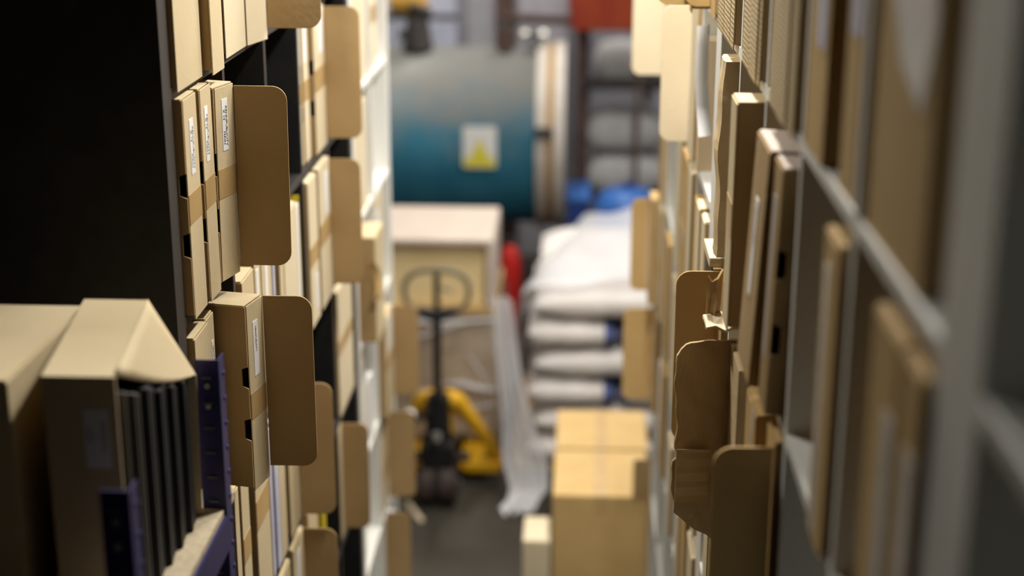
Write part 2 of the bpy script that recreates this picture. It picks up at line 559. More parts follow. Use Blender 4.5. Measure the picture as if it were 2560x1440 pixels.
def paper_stack(y0, y1, xf, z, h, label, m='paper', side='L', n=4, cat='papers', name='paper_stack', depth=.22):
    s = 1 if side == 'L' else -1
    r = empty(name, (xf - s * depth / 2, (y0 + y1) / 2, z), label, cat, 'loose papers and folders on shelves')
    d = (y1 - y0) / n
    for k in range(n):
        dx = random.uniform(-.006, .004)
        B().box(*sorted((xf + s * dx, xf - s * depth)), y0 + k * d, y0 + (k + .88) * d, z, z + h + random.uniform(-.008, .004)).done('sheet_bundle', m, r, bevel=.0005)
    return r


paper_stack(2.786, 2.822, -.590, LROW[2], .3, 'lavender-white paper sleeve between boxes, third row of black shelf', 'lavender_paper', n=2)
paper_stack(3.062, 3.112, -.588, LROW[2], .31, 'white papers with yellow tab beside the wide pale box, third row')
paper_stack(2.678, 2.756, -.586, LROW[3], .31, 'thick white paper stack standing between boxes, fourth row', 'lavender_paper')
paper_stack(3.205, 3.290, -.588, LROW[4], .30, 'mustard yellow folder standing in the fifth row', 'yellow_paper', n=3, name='ring_folder', cat='folder')
B().box(-.72, -.593, 3.1145, 3.1165, LROW[2], LROW[2] + .318).done('card_divider', 'yellow_paper', label='thin yellow card sticking up behind white papers, third row', cat='card')

# ------------------------------------------------------------------ left white unit
GW = 'boxes on the left white shelf'


def Wb(row, y0, y1, xf, label, **k):
    return archive_box('L', WROW[row], y0, y1, xf, label, group=GW, **k)


Wb(0, 4.33, 4.40, -.60, 'pale box at the top of the left white shelf', m='board_pale')
Wb(0, 3.97, 4.20, -.62, 'wide pale box at the top of the left white shelf beside the flap', m='board_pale')
Wb(1, 3.96, 4.26, -.605, 'wide pale box behind the brightly lit flap, left white shelf', m='board_pale')
Wb(1, 4.33, 4.50, -.606, 'pale taped box at the far column of the left white shelf', m='board_pale', tape=(.13, .18))
Wb(2, 3.96, 4.20, -.602, 'pale box above the pulled-out box on the left white shelf', m='board_pale', h=.30)
Wb(3, 4.00, 4.17, -.556, 'box pulled out of the left white shelf with brightly lit top', h=.30)
Wb(3, 4.34, 4.50, -.600, 'white labelled box at far column beside the pulled-out box', m='board_pale', lab=(.1, .5, .05, .28))
Wb(4, 3.96, 4.05, -.600, 'taped box under the pulled-out box, left white shelf', lab=(.3, .7, .1, .3))
Wb(4, 4.32, 4.48, -.575, 'labelled box with tan flap nearest the pallet truck handle', tape=(.14, .18), lab=(.3, .7, .19, .3), flap=(.08, 'far', .03), h=.31)
Wb(5, 4.32, 4.48, -.600, 'box with tan flap beside the pallet truck wheels', tape=(.12, .16), flap=(.088, 'far', .03), h=.31)
Wb(6, 4.32, 4.48, -.610, 'lowest box with tan flap on the left white shelf', flap=(.078, 'far', .03), h=.31, lab=(.3, .7, .1, .3))
Wb(5, 3.96, 4.06, -.612, 'pale box low on the left white shelf beside bare boards', lab=(.3, .7, .1, .3))
paper_stack(4.07, 4.20, -.60, WROW[4], .2, 'leaning white brochures low on the left white shelf')
paper_stack(4.53, 4.62, -.60, WROW[6], .26, 'white papers at the foot of the left white shelf')
# loose tape tongue hanging from the pulled-out box
rows = []
for i in range(7):
    t = i / 6
    rows.append([(-.575 + .02 * math.sin(t * 2.4) + j * .018, 3.985 + .012 * math.sin(t * 5), WROW[3] + .24 - .11 * t) for j in (0, 1)])
B().sheet(rows, .0006).done('tape_tongue', 'parcel_tape', label='loose curl of brown tape on the pulled-out box, left white shelf', cat='tape')

# ------------------------------------------------------------------ right units
GR = {0: 'boxes on the right shelf, top row', 1: 'boxes on the right shelf, second row', 2: 'boxes on the right shelf, third row',
      3: 'boxes on the right shelf, fourth row', 4: 'boxes on the right shelf, fifth row'}


def Rb(row, y0, y1, xf, label, **k):
    k.setdefault('m', 'carton')
    return archive_box('R', WROW[row], y0, y1, xf, label, group=GR[row], **k)


def torn_tape(r, z, z1, s):
    pts = [(1.12, .13), (1.2, .155), (1.25, .21), (1.2, .235), (1.16, .23), (1.17, .26), (1.11, .262), (1.09, .2)]
    B().hexa([(.2495, y, z + v) for y, v in pts], [(.2502, y, z + v) for y, v in pts]).done('torn_tape', 'clear_tape', r)


# top row
Rb(0, 1.085, 1.30, .2505, 'dark tan box with torn silvery tape, nearest on the right top row', extra=torn_tape, m='carton')
Rb(0, 1.372, 1.452, .250, 'tan box with lavender sheet, first past the gap, right top row', lab=(.05, .8, .15, .3, 'lavender_paper'))
Rb(0, 1.530, 1.652, .245, 'tan box with lavender sheet left of the dark gap, right top row', lab=(.15, .6, .115, .3, 'lavender_paper'))
Rb(0, 1.716, 1.768, .240, 'narrow ribbed box, first in the printed trio on right top row', m='kraft_ribbed')
Rb(0, 1.772, 1.856, .238, 'ribbed box with grey print, middle of trio on right top row', m='kraft_ribbed', lab=(.1, .7, .27, .31, 'lavender_paper'))
Rb(0, 1.860, 1.946, .240, 'ribbed box with faint print, last of trio on right top row', m='kraft_ribbed')
Rb(0, 2.066, 2.092, .240, 'thin ribbed box by the lit shelf edge, right top row', m='kraft_ribbed')
Rb(0, 2.096, 2.182, .238, 'ribbed box above the lit shelf edge, right top row', m='kraft_ribbed')
Rb(0, 2.188, 2.296, .240, 'wider ribbed box where the lit shelf edge starts, right top row', m='kraft_ribbed')
Rb(0, 2.420, 2.478, .238, 'ribbed box, nearest of the three with hanging lower edges', m='kraft_ribbed')
Rb(0, 2.484, 2.594, .238, 'ribbed box, middle of the three with hanging lower edges', m='kraft_ribbed')
Rb(0, 2.600, 2.712, .238, 'ribbed box, farthest of the three with hanging lower edges', m='kraft_ribbed')
Rb(0, 2.815, 2.895, .240, 'box with wide tan flap cut by the top of the picture', flap=(.048, 'far', -.04, .006, .30), flap_m='carton')
Rb(0, 2.905, 2.960, .205, 'pulled-out box with flap at the top beside the bright one', flap=(.066, 'near', -.02, .008, .30), flap_m='carton')
# second row
Rb(1, 1.004, 1.068, .240, 'dark box with pale lit top, nearest on right second row', h=.314, lab=(.1, .6, .04, .25, 'clear_tape'))
Rb(1, 1.078, 1.184, .240, 'dark box with pale lit top, second on right second row', h=.314, lab=(.1, .4, .04, .25, 'clear_tape'))
Rb(1, 1.364, 1.448, .240, 'tan box squeezed behind the white upright, right second row', h=.31, lab=(.55, .8, .0, .28, 'clear_tape'))
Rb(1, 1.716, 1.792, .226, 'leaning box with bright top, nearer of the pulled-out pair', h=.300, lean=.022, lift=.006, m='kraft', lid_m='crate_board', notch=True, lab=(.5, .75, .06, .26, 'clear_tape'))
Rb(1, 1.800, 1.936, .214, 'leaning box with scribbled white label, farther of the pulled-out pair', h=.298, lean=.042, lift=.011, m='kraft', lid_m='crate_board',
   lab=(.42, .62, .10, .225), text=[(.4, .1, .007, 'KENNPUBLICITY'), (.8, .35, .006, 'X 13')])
Rb(1, 2.066, 2.142, .212, 'tall box with grey taped edge behind the leaning pair', h=.32, tape=(.13, .18), m='board')
Rb(1, 2.150, 2.250, .226, 'dark tan box wedged behind the grey taped box', h=.30)
Rb(1, 3.200, 3.346, .238, 'pale box with glowing cream flap, far right shelf', flap=(.062, 'far', -.03, .01, .30), flap_m='board_pale', m='board_pale')
Rb(1, 3.520, 3.640, .238, 'pale box after the glowing cream flap, far right shelf', m='board_pale')
Rb(1, 3.650, 3.800, .238, 'second pale box after the glowing cream flap, far right shelf', m='board_pale', tape=(.14, .18))
Rb(1, 3.880, 4.000, .238, 'pale box in fourth column of the far right shelf', m='board_pale')
Rb(1, 4.020, 4.170, .238, 'wider pale box in fourth column of the far right shelf', m='board_pale')
Rb(1, 4.262, 4.420, .230, 'box at the far end with tall cream flap against the machinery', flap=(.088, 'near', -.02, .012, .30), flap_m='board_pale', m='board_pale')
# third row
Rb(2, 1.718, 1.790, .240, 'box with large dark rounded flap low on the right', flap_m='carton', flap=(.072, 'near', -.02, .0, .315), h=.318)
Rb(2, 1.850, 1.960, .232, 'orange-brown box with pale stripes behind the dark rounded flap', h=.30, m='carton', lab=(.2, .35, .0, .3, 'clear_tape'))
Rb(2, 2.430, 2.492, .240, 'box with rounded tan flap under the crumpled parcel', flap_m='carton', flap=(.072, 'far', -.02, .0, .31), h=.31)
Rb(2, 2.815, 2.890, .238, 'pale box with bright top under the bare lit shelf', m='board_pale', h=.31)
Rb(2, 2.900, 2.985, .234, 'second pale box with bright top under the bare lit shelf', m='board_pale', h=.315)
Rb(2, 2.995, 3.085, .238, 'third pale box under the bare lit shelf', m='carton', h=.30)
Rb(2, 3.180, 3.300, .238, 'pale box in second column, third row of far right shelf', m='board_pale')
Rb(2, 3.310, 3.460, .236, 'tan box in second column, third row of far right shelf', tape=(.12, .16))
Rb(2, 3.530, 3.680, .238, 'pale box in third column, third row of far right shelf', m='board_pale')
Rb(2, 4.230, 4.330, .240, 'pale box in last column, third row of far right shelf', m='board_pale')
Rb(2, 4.340, 4.500, .238, 'tan box in last column, third row of far right shelf')
# fourth row
Rb(3, 2.430, 2.530, .245, 'dark box beneath the rounded tan flap, fourth row right', h=.30)
Rb(3, 2.560, 2.640, .245, 'pale box beneath the black lettered box, fourth row right', h=.31, m='board_pale')
Rb(3, 2.830, 2.930, .240, 'pale box at start of the fourth row, far right shelf', m='board_pale', h=.31)
Rb(3, 2.950, 3.100, .238, 'tan box second in the fourth row, far right shelf')
Rb(3, 3.200, 3.330, .238, 'pale box third in the fourth row, far right shelf', m='board_pale')
Rb(3, 3.350, 3.480, .238, 'tan box fourth in the fourth row, far right shelf', tape=(.1, .14))
Rb(3, 3.540, 3.700, .238, 'pale box fifth in the fourth row, far right shelf', m='board_pale', h=.30)
Rb(3, 3.880, 4.040, .238, 'tan box sixth in the fourth row, far right shelf')
Rb(3, 4.240, 4.380, .236, 'taped box beside the upper end flap, far right shelf', tape=(.12, .17), m='board_pale')
Rb(3, 4.390, 4.500, .212, 'pulled-out end box with upper tan flap beside the white sacks', flap=(.052, 'far', -.02, .012, .29), flap_m='carton')
# fifth row
Rb(4, 2.660, 2.718, .240, 'box with dark flap at the bottom beside the floor carton', flap=(.095, 'far', -.02, .0, .315), h=.315)
Rb(4, 2.830, 2.960, .240, 'pale box at start of the fifth row, far right shelf', m='board_pale', h=.30)
Rb(4, 3.000, 3.130, .238, 'tan box second in the fifth row, far right shelf', h=.31)
Rb(4, 3.200, 3.300, .238, 'pale small box third in the fifth row, far right shelf', m='board_pale', h=.22)
Rb(4, 3.540, 3.660, .238, 'pale small box fourth in the fifth row, far right shelf', m='board_pale', h=.24)
Rb(4, 3.900, 4.060, .238, 'tan box fifth in the fifth row, far right shelf', h=.30)
Rb(4, 4.390, 4.500, .232, 'end box with lower tan flap beside the white sacks', flap=(.088, 'far', -.02, .004, .30), flap_m='carton')
paper_stack(4.10, 4.17, .240, WROW[4], .26, 'white folders low in the far right shelf', side='R')
paper_stack(3.10, 3.135, .240, WROW[3], .29, 'white folder pair between boxes, fourth row far right shelf', side='R', n=2)

# black lettered box
r = archive_box('R', WROW[2], 2.560, 2.690, .232, 'black box with white lettering under a cream lid, right shelf', h=.295, m='black_card', lid=False,
                group=GR[2])
text_mesh('lettering', 'HEPU', .022, 'label_paper', r, (.2315, 2.665, WROW[2] + .235), (0, -1, 0), (0, 0, 1))
B().box(.228, .40, 2.565, 2.694, WROW[2] + .2955, WROW[2] + .313).done('cream_lid', 'board_pale', r, bevel=.002)

# torn carton with hanging flap
r = empty('torn_carton', (.36, 2.13, WROW[2]), 'battered carton with crumpled hanging flap and white lid, right third row', 'box', GR[2])
z = WROW[2]
B().box(.232, .48, 2.068, 2.215, z, z + .285).done('body', 'kraft_torn', r, bevel=.002)
rows = []
NV, NU = 30, 14
for i in range(NV + 1):
    v = i / NV
    row = []
    for j in range(NU + 1):
        u = j / NU
        wdt = .094 + .0025 * math.sin(v * 11) + .001 * math.sin(v * 37 + 1) - .005 * math.exp(-((v - .62) / .03) ** 2)
        x = .245 - u * wdt
        zt_ = z + .288 - .020 * max(0, (u - .72) / .28) ** 2.5
        zb_ = z - .045 + .050 * max(0, (u - .15) / .85) ** 1.6
        zz = zt_ + (zb_ - zt_) * v
        crease = -.010 * max(0, (u - .45) / .55)
        y = 2.196 - .004 * u + crease + .0022 * math.sin(v * 9 + u * 5) + .0016 * math.sin(u * 16 + v * 27)
        if v > .64 and u > .3:
            y += .008 * min(1, (v - .64) / .02)
        row.append((x, y, zz))
    rows.append(row)
B().sheet(rows, .0035).done('hanging_flap', 'kraft_torn', r, smooth=False)
rows = []
for i in range(12):
    v = i / 11
    rows.append([(.206 - .052 * u, 2.181 - .014 * u + .0022 * math.sin(v * 22 + u) - .004 * (1 if v < .05 else 0), z + .117 - .088 * v + .004 * u) for u in (0, .25, .5, .75, 1)])
B().sheet(rows, .001).done('tape_patch', 'kraft_torn', r)
rows = [[(.192 + .055 * u, 2.165 + .07 * v, z + .318 + .004 * math.sin(u * 9 + v * 4)) for u in (0, .25, .5, .75, 1)] for v in (0, .33, .66, 1)]
B().sheet(rows, .004).done('lid_flap', 'board_pale', r)
rows = [[(.196 + .02 * u, 2.24 - .03 * v + .006 * math.sin(7 * u), z + .315 + .07 * v + .01 * math.sin(5 * u + 3 * v)) for u in (0, .33, .66, 1)] for v in (0, .33, .66, 1)]
B().sheet(rows, .003).done('torn_scrap', 'kraft', r)

# crumpled brown parcel
rows = []
NP = 20
for i in range(NP + 1):
    v = i / NP
    row = []
    fx = .226 + .0025 * math.sin(v * 8) + .0015 * math.sin(v * 19 + 1)
    ring = [(fx, 2.428), (fx - .003, 2.45), (fx - .002, 2.49), (fx + .003, 2.515), (.36, 2.53), (.47, 2.50), (.47, 2.44), (.36, 2.425), (fx, 2.428)]
    for q, (x, y) in enumerate(ring):
        k = q % 8
        row.append((x, y + .003 * math.sin(v * 15 + k * 2), WROW[1] + .001 + .322 * v))
    rows.append(row)
b = B().sheet(rows)
for q in (0, -1):
    b.bm.faces.new([b.bm.verts.new(p) for p in rows[q][:8]])
b.done('paper_parcel', 'kraft_torn', label='crumpled brown paper parcel standing on the right second row', cat='parcel', loc=(.35, 2.48, WROW[1]))

# curled white sheet and cream folder in the bare lit compartment
rows = [[(.230 + .026 * t - .006 * math.sin(v * 3), 2.94 + .02 * t * t + .12 * v, WROW[1] + .10 + .2 * v) for t in (0, .25, .5, .75, 1)] for v in (0, .25, .5, .75, 1)]
B().sheet(rows, .0008).done('curled_sheet', 'paper', label='curled white sheet glowing in the lit compartment on the right', cat='paper')
paper_stack(3.085, 3.135, .236, WROW[1], .27, 'cream and orange folder standing in the lit compartment', 'cream_paper', side='R', n=2)

# ------------------------------------------------------------------ near-left blue rack
zr = H - .69
zs = H - .908
rk = empty('steel_rack', (-.68, 1.73, 0), 'blue slotted steel rack with chipboard shelf at lower left', 'rack')


def post(px, py):
    b = B()
    b.hexa([(px, py, 0), (px, py + .030, 0), (px - .0022, py + .030, 0), (px - .0022, py + .0022, 0), (px - .033, py + .0022, 0), (px - .033, py, 0)],
           [(px, py, zr), (px, py + .030, zr), (px - .0022, py + .030, zr), (px - .0022, py + .0022, zr), (px - .033, py + .0022, zr), (px - .033, py, zr)])
    p = b.done('post', 'blue_steel', rk)
    k = 0
    zz = zr - .026
    while zz > zr - .36:
        B().box(px - .023, px - .010, py - .0035, py, zz, zz + .0022).done('slot_lip', 'grey_steel', p)
        B().box(px, px + .0014, py + .020, py + .028, zz - .003, zz + .002).done('slot_lip', 'blue_steel', p)
        zz -= .0362
        k += 1
    for q in (.0365, .066):
        B().tube([(px - .0165, py, zr - q), (px - .0165, py - .004, zr - q)], .0036, 10).done('bolt', 'bright_steel', p)
    return p


for py in (1.487, 1.905):
    post(-.48, py)
for py in (1.487, 1.905):
    b = B().box(-.93, -.897, py, py + .030, 0, zr).done('post', 'blue_steel', rk, bevel=.001)
for zz in (zs, zs - .45, zs - .9):
    B().box(-.93, -.4835, 1.49, 1.968, zz - .014, zz).done('shelf_board', 'chipboard', rk, bevel=.0008)
    B().box(-.4825, -.4785, 1.552, 1.90, zz - .06, zz - .008).done('beam', 'blue_steel', rk)

# open file box with dark folders
fb = empty('file_box', (-.58, 1.75, zs), 'open file box packed with dark folders on the blue rack', 'box', rot=(0, 0, 0))
zt = H - .606
A0, A1 = Vector((-.608, 1.6, 0)), Vector((-.523, 1.6, 0))
D = Vector((-.042, .29, 0))


def P3(base, t, z_):
    q_ = base + D * t
    return (q_.x, q_.y, z_)


zb = zs + .0006
# near, far and back walls, top; open towards the aisle
B().hexa([P3(A0, 0, zb), P3(A1, 0, zb), P3(A1, 0, zt), P3(A0, 0, zt)], [P3(A0, .014, zb), P3(A1, .014, zb), P3(A1, .014, zt), P3(A0, .014, zt)]).done('near_wall', 'board', fb)
B().hexa([P3(A0, .986, zb), P3(A1 + Vector((.055, 0, 0)), .986, zb), P3(A1 + Vector((.058, 0, 0)), .986, zt - .10), P3(A1, .986, zt), P3(A0, .986, zt)],
         [P3(A0, 1, zb), P3(A1 + Vector((.055, 0, 0)), 1, zb), P3(A1 + Vector((.058, 0, 0)), 1, zt - .10), P3(A1, 1, zt), P3(A0, 1, zt)]).done('far_wall', 'board', fb)
e = Vector((.004, 0, 0))
B().hexa([P3(A0, .0142, zb), P3(A0 + e, .0142, zb), P3(A0 + e, .0142, zt - .004), P3(A0, .0142, zt - .004)],
         [P3(A0, .9858, zb), P3(A0 + e, .9858, zb), P3(A0 + e, .9858, zt - .004), P3(A0, .9858, zt - .004)]).done('back_wall', 'board', fb)
B().hexa([P3(A0, 0, zt), P3(A1, 0, zt), P3(A1, 1, zt), P3(A0, 1, zt)], [P3(A0, 0, zt + .004), P3(A1, 0, zt + .004), P3(A1, 1, zt + .004), P3(A0, 1, zt + .004)]).done('top', 'board', fb)
rows = []
h0, h1 = Vector(P3(A1, .02, zt + .005)), Vector(P3(A1, 1, zt + .005))
tip = Vector(P3(A1 + Vector((.058, 0, 0)), .99, zt - .098))
for i in range(9):
    t = i / 8
    a = h1.lerp(tip, t)
    row = []
    for j in range(9):
        u = j / 8
        b_ = h0.lerp(tip, t) + Vector((0, 0, -.018 * math.sin(math.pi * t))) + Vector((0, .02 * math.sin(math.pi * t), 0))
        row.append(tuple(a.lerp(b_, u)))
    rows.append(row)
B().sheet(rows, .003).done('flap', 'board', fb, smooth=True)
lo = B().box(-.563, -.534, 1.5992, 1.5999, zt - .108, zt - .036).done('label', 'label_paper', fb)
text_mesh('lettering', 'KENNPUB CITY', .0055, 'ink', lo, (-.541, 1.5989, zt - .05), (0, 0, -1), (1, 0, 0))
text_mesh('lettering', 'X', .0055, 'ink', lo, (-.549, 1.5989, zt - .066), (0, 0, -1), (1, 0, 0))
text_mesh('lettering', '13 MAIN', .0055, 'ink', lo, (-.557, 1.5989, zt - .056), (0, 0, -1), (1, 0, 0))
for k in range(11):
    t0 = .06 + k * .082
    mm = 'dim_folder' if k < 3 else 'dark_folder'
    wd = .022 if k < 3 else .055
    a = A1 + Vector((-.004 + .004 * (k % 2) + (.008 + .05 * t0), 0, 0))
    b_ = A0 + Vector((.006, 0, 0))
    top = zt - .022 - .0075 * k - .003 * (k % 3)
    B().hexa([P3(b_, t0, zb), P3(a, t0, zb), P3(a, t0, top), P3(b_, t0, top)],
             [P3(b_, t0 + wd, zb), P3(a, t0 + wd, zb), P3(a, t0 + wd, top), P3(b_, t0 + wd, top)]).done('folder', mm, fb, bevel=.0006)

archive_box('L', zb, 1.61, 1.895, -.652, 'closed file box half in shadow at the far lower left', h=.292, depth=.16, name='file_box', side_m='board')

# ------------------------------------------------------------------ floor cartons
def carton(x0, x1, y0, y1, z0, z1, label, m='carton', tape=True, flap=False, group='cartons on the aisle floor'):
    r = empty('carton', ((x0 + x1) / 2, (y0 + y1) / 2, z0), label, 'box', group)
    B().box(x0, x1, y0, y1, z0, z1).done('body', m, r, bevel=.003)
    mx = (x0 + x1) / 2
    for a, b_ in ((x0 + .002, mx - .001), (mx + .001, x1 - .002)):
        B().box(a, b_, y0 + .002, y1 - .002, z1, z1 + .004).done('top_flap', m, r, bevel=.001)
    if tape:
        B().box(mx - .025, mx + .025, y0 - .0008, y1 + .0008, z1 + .004, z1 + .0048).done('packing_tape', 'parcel_tape', r)
        B().box(mx - .025, mx + .025, y0 - .0014, y0 - .0002, z1 - .06, z1 + .0048).done('packing_tape', 'parcel_tape', r)
    if flap:
        poly = rounded(.088, .15, .015, {'tl'})
        B().hexa([(x1 - .062 + u, y0 - .006, z1 + v) for u, v in poly], [(x1 - .062 + u, y0 - .002, z1 + v) for u, v in poly]).done('side_flap', 'kraft', r)
    return r


carton(-.078, .265, 4.94, 5.35, 0, .60, 'large tan carton with taped top standing on the aisle floor', flap=True)
carton(-.075, .275, 5.36, 5.75, 0, .605, 'second tan carton just behind the taped floor carton')
carton(-.182, -.085, 4.90, 5.10, 0, .44, 'small whitish carton low beside the large floor carton', m='board_pale', tape=False)
B().hexa([(-.745, 6.12, .001), (-.725, 6.135, .001), (-.645, 5.955, .001), (-.665, 5.94, .001)], [(-.745, 6.12, .009), (-.725, 6.135, .009), (-.645, 5.955, .009), (-.665, 5.94, .009)]).done('wood_strip', 'chipboard', label='pale wooden strip lying on the floor near the wheels', cat='wood')

# ------------------------------------------------------------------ pallet with wrapped boxes and open crate


def pallet(x0, x1, y0, y1, label, mid):
    r = empty('pallet', ((x0 + x1) / 2, (y0 + y1) / 2, 0), label, 'pallet', 'wooden pallets')
    n = 7
    wd = (x1 - x0) / n
    for k in range(n):
        B().box(x0 + k * wd, x0 + k * wd + wd * .75, y0, y1, .12, .142).done('deck_board', 'pallet_wood', r, bevel=.001)
    for xx in (x0, mid, x1 - .04):
        B().box(xx, xx + .04, y0, y1, .0, .12).done('stringer', 'pallet_wood', r, bevel=.001)
    return r


pallet(-1.36, -.36, 6.60, 7.40, 'wooden pallet under the wrapped boxes behind the pallet truck', -.62)
for k in range(3):
    for j in range(2):
        x0 = -1.35 + j * .49
        z0 = .1425 + k * .195
        r = empty('stacked_carton', (x0 + .24, 7.0, z0), ['lower', 'middle', 'upper'][k] + ' ' + ['left', 'right'][j] + ' carton in the film-wrapped pallet stack', 'box', 'cartons wrapped on the pallet')
        B().box(x0, x0 + .485, 6.62 + .004 * k, 7.38, z0, z0 + .193).done('body', 'kraft', r, bevel=.004)
        B().box(x0 + .22, x0 + .27, 6.6192 + .004 * k, 6.62 + .004 * k, z0 + .02, z0 + .19).done('packing_tape', 'parcel_tape', r)
rows = []
path = [(-1.37, 7.40), (-1.37, 6.606), (-.36, 6.606), (-.355, 7.40)]
pp = []
for i in range(3):
    for t in range(10):
        a, b_ = path[i], path[i + 1]
        pp.append((a[0] + (b_[0] - a[0]) * t / 10, a[1] + (b_[1] - a[1]) * t / 10))
for v in range(15):
    zz = .15 + .575 * v / 14
    rows.append([(x + .005 * math.sin(zz * 30 + i * 2), y + .005 * math.sin(zz * 41 + i * 1.7) - .003, zz) for i, (x, y) in enumerate(pp)])
sf = B().sheet(rows).done('stretch_film', 'stretch_film', smooth=True, label='clear stretch film wrapped round the pallet cartons', cat='film')
for pts, rad in (([(-1.0, .66), (-.8, .70), (-.6, .69), (-.37, .715)], .010), ([(-.9, .60), (-.7, .63), (-.5, .70), (-.37, .71)], .007),
                 ([(-.62, .395), (-.54, .40), (-.44, .375), (-.37, .37)], .013), ([(-1.0, .36), (-.8, .35), (-.62, .372)], .007),
                 ([(-.8, .27), (-.6, .25), (-.42, .29), (-.37, .30)], .006), ([(-.5, .55), (-.44, .45), (-.40, .30)], .006)):
    B().tube([(x, 6.588, zq) for x, zq in pts], [rad * .4] + [rad] * (len(pts) - 2) + [rad * .5], 8).done('fold_glint', 'cover_film', sf, smooth=True)  # white tubes stand in for highlight streaks on the film wrinkles

# open crate lying on top
r = empty('open_crate', (-.86, 6.95, .735), 'large open-fronted cardboard crate on top of the wrapped pallet', 'crate')
B().box(-1.36, -.385, 6.6, 7.22, 1.055, 1.085).done('top_panel', 'crate_board', r, bevel=.012)
B().box(-.412, -.385, 6.6, 7.22, .765, 1.054).done('side_wall', 'crate_board', r, bevel=.006)
B().box(-1.36, -1.333, 6.6, 7.22, .765, 1.054).done('side_wall', 'crate_board', r, bevel=.006)
B().box(-1.332, -.413, 6.655, 6.685, .765, 1.054).done('back_wall', 'lit_yellow_board', r)  # paler than the other walls to make up for weak light inside
B().box(-1.36, -.385, 6.6, 7.22, .732, .764).done('base', 'carton', r)

# ------------------------------------------------------------------ pallet truck
jx, jy = -.600, 6.16
j = empty('pallet_truck', (jx, jy, 0), 'yellow hand pallet truck with black handle pushed under the wrapped pallet', 'pallet truck')
for s in (-1, 1):
    w_ = B().tube([(jx + s * .045 - .03, jy, .1), (jx + s * .045 + .03, jy, .1)], .098, 24).done('steer_wheel', 'wheel', j, smooth=False)
    B().tube([(jx + s * .045 - .033, jy, .1), (jx + s * .045 + .033, jy, .1)], .045, 16).done('hub', 'jack_black', w_)
B().tube([(jx - .1, jy, .1), (jx + .1, jy, .1)], .012, 8).done('axle', 'grey_steel', j)
B().tube([(jx, jy + .01, .2), (jx, jy + .01, .26), (jx, jy + .01, .5)], [.075, .06, .05], 16).done('pump_body', 'jack_black', j)
B().box(jx - .075, jx + .075, jy - .065, jy + .085, .19, .30).done('pump_block', 'jack_black', j, bevel=.015)
B().tube([(jx, jy - .085, .36), (jx, jy - .085, .33)], .02, 10).done('valve', 'bright_steel', j)
B().box(jx - .14, jx + .14, jy - .035, jy + .02, .205, .235).done('foot_bar', 'jack_black', j, bevel=.006)
B().tube([(jx, jy - .02, .42), (jx + .004, jy - .03, .9)], .019, 12).done('shaft', 'jack_black', j)
B().tube([(jx + .004, jy - .03, .88), (jx + .004, jy - .03, 1.06)], .014, 12).done('control_stem', 'jack_black', j)
B().tube([(jx - .09, jy - .03, .905), (jx - .02, jy - .03, .88), (jx + .02, jy - .03, .88), (jx + .095, jy - .03, .905)], [.014, .03, .03, .014], 12).done('handle_yoke', 'jack_black', j)
loop = []
for k in range(28):
    a = 2 * math.pi * k / 28
    ca, sa = math.cos(a), math.sin(a)
    x = .137 * math.copysign(abs(ca) ** .75, ca)
    zq = .092 * math.copysign(abs(sa) ** .8, sa)
    loop.append((jx + .004 + x, jy - .03 + .004 * sa, .985 + zq))
B().tube(loop, .012, 10, closed=True).done('handle_loop', 'loop_grip', j, smooth=True)
B().tube([(jx + .02, jy - .03, 1.0), (jx + .07, jy - .035, .985)], .006, 8).done('release_lever', 'loop_grip', j)
# yellow A-frame and forks
for s in (-1, 1):
    B().tube([(jx + s * .03, jy + .09, .46), (jx + s * .07, jy + .11, .44), (jx + s * .19, jy + .2, .235), (jx + s * .245, jy + .25, .12), (jx + s * .245, jy + .25, .075)],
             [.040, .042, .028, .024, .022], 12).done('frame_arm', 'jack_yellow', j, smooth=True)
    B().box(jx + s * .135 - .06, jx + s * .135 + .06, jy + .21, jy + 1.2, .055, .098).done('fork', 'jack_yellow', j, bevel=.012)
    for q in (.32, 1.05):
        B().tube([(jx + s * .135 - .03, jy + q, .03), (jx + s * .135 + .03, jy + q, .03)], .03, 12).done('fork_roller', 'wheel', j)
B().box(jx - .06, jx + .06, jy + .09, jy + .14, .15, .44).done('frame_plate', 'jack_yellow', j, bevel=.012)
B().tube([(jx - .125, jy + .03, .40), (jx - .125, jy - .02, .40)], .024, 14).done('cap', 'label_paper', j)  # plain white stands in for the bright glint on the metal cap
B().box(jx - .13, jx - .03, jy + .0, jy + .02, .385, .41).done('cap_arm', 'jack_black', j)
for s in (-1, 1):
    B().box(*sorted((jx + s * .10, jx + s * .268)), jy + .205, jy + .27, .05, .10).done('fork_heel', 'jack_yellow', j, bevel=.012)

# ------------------------------------------------------------------ sacks on pallet under film
pallet(-.28, .75, 6.25, 7.45, 'wooden pallet under the stacked white sacks', .2)


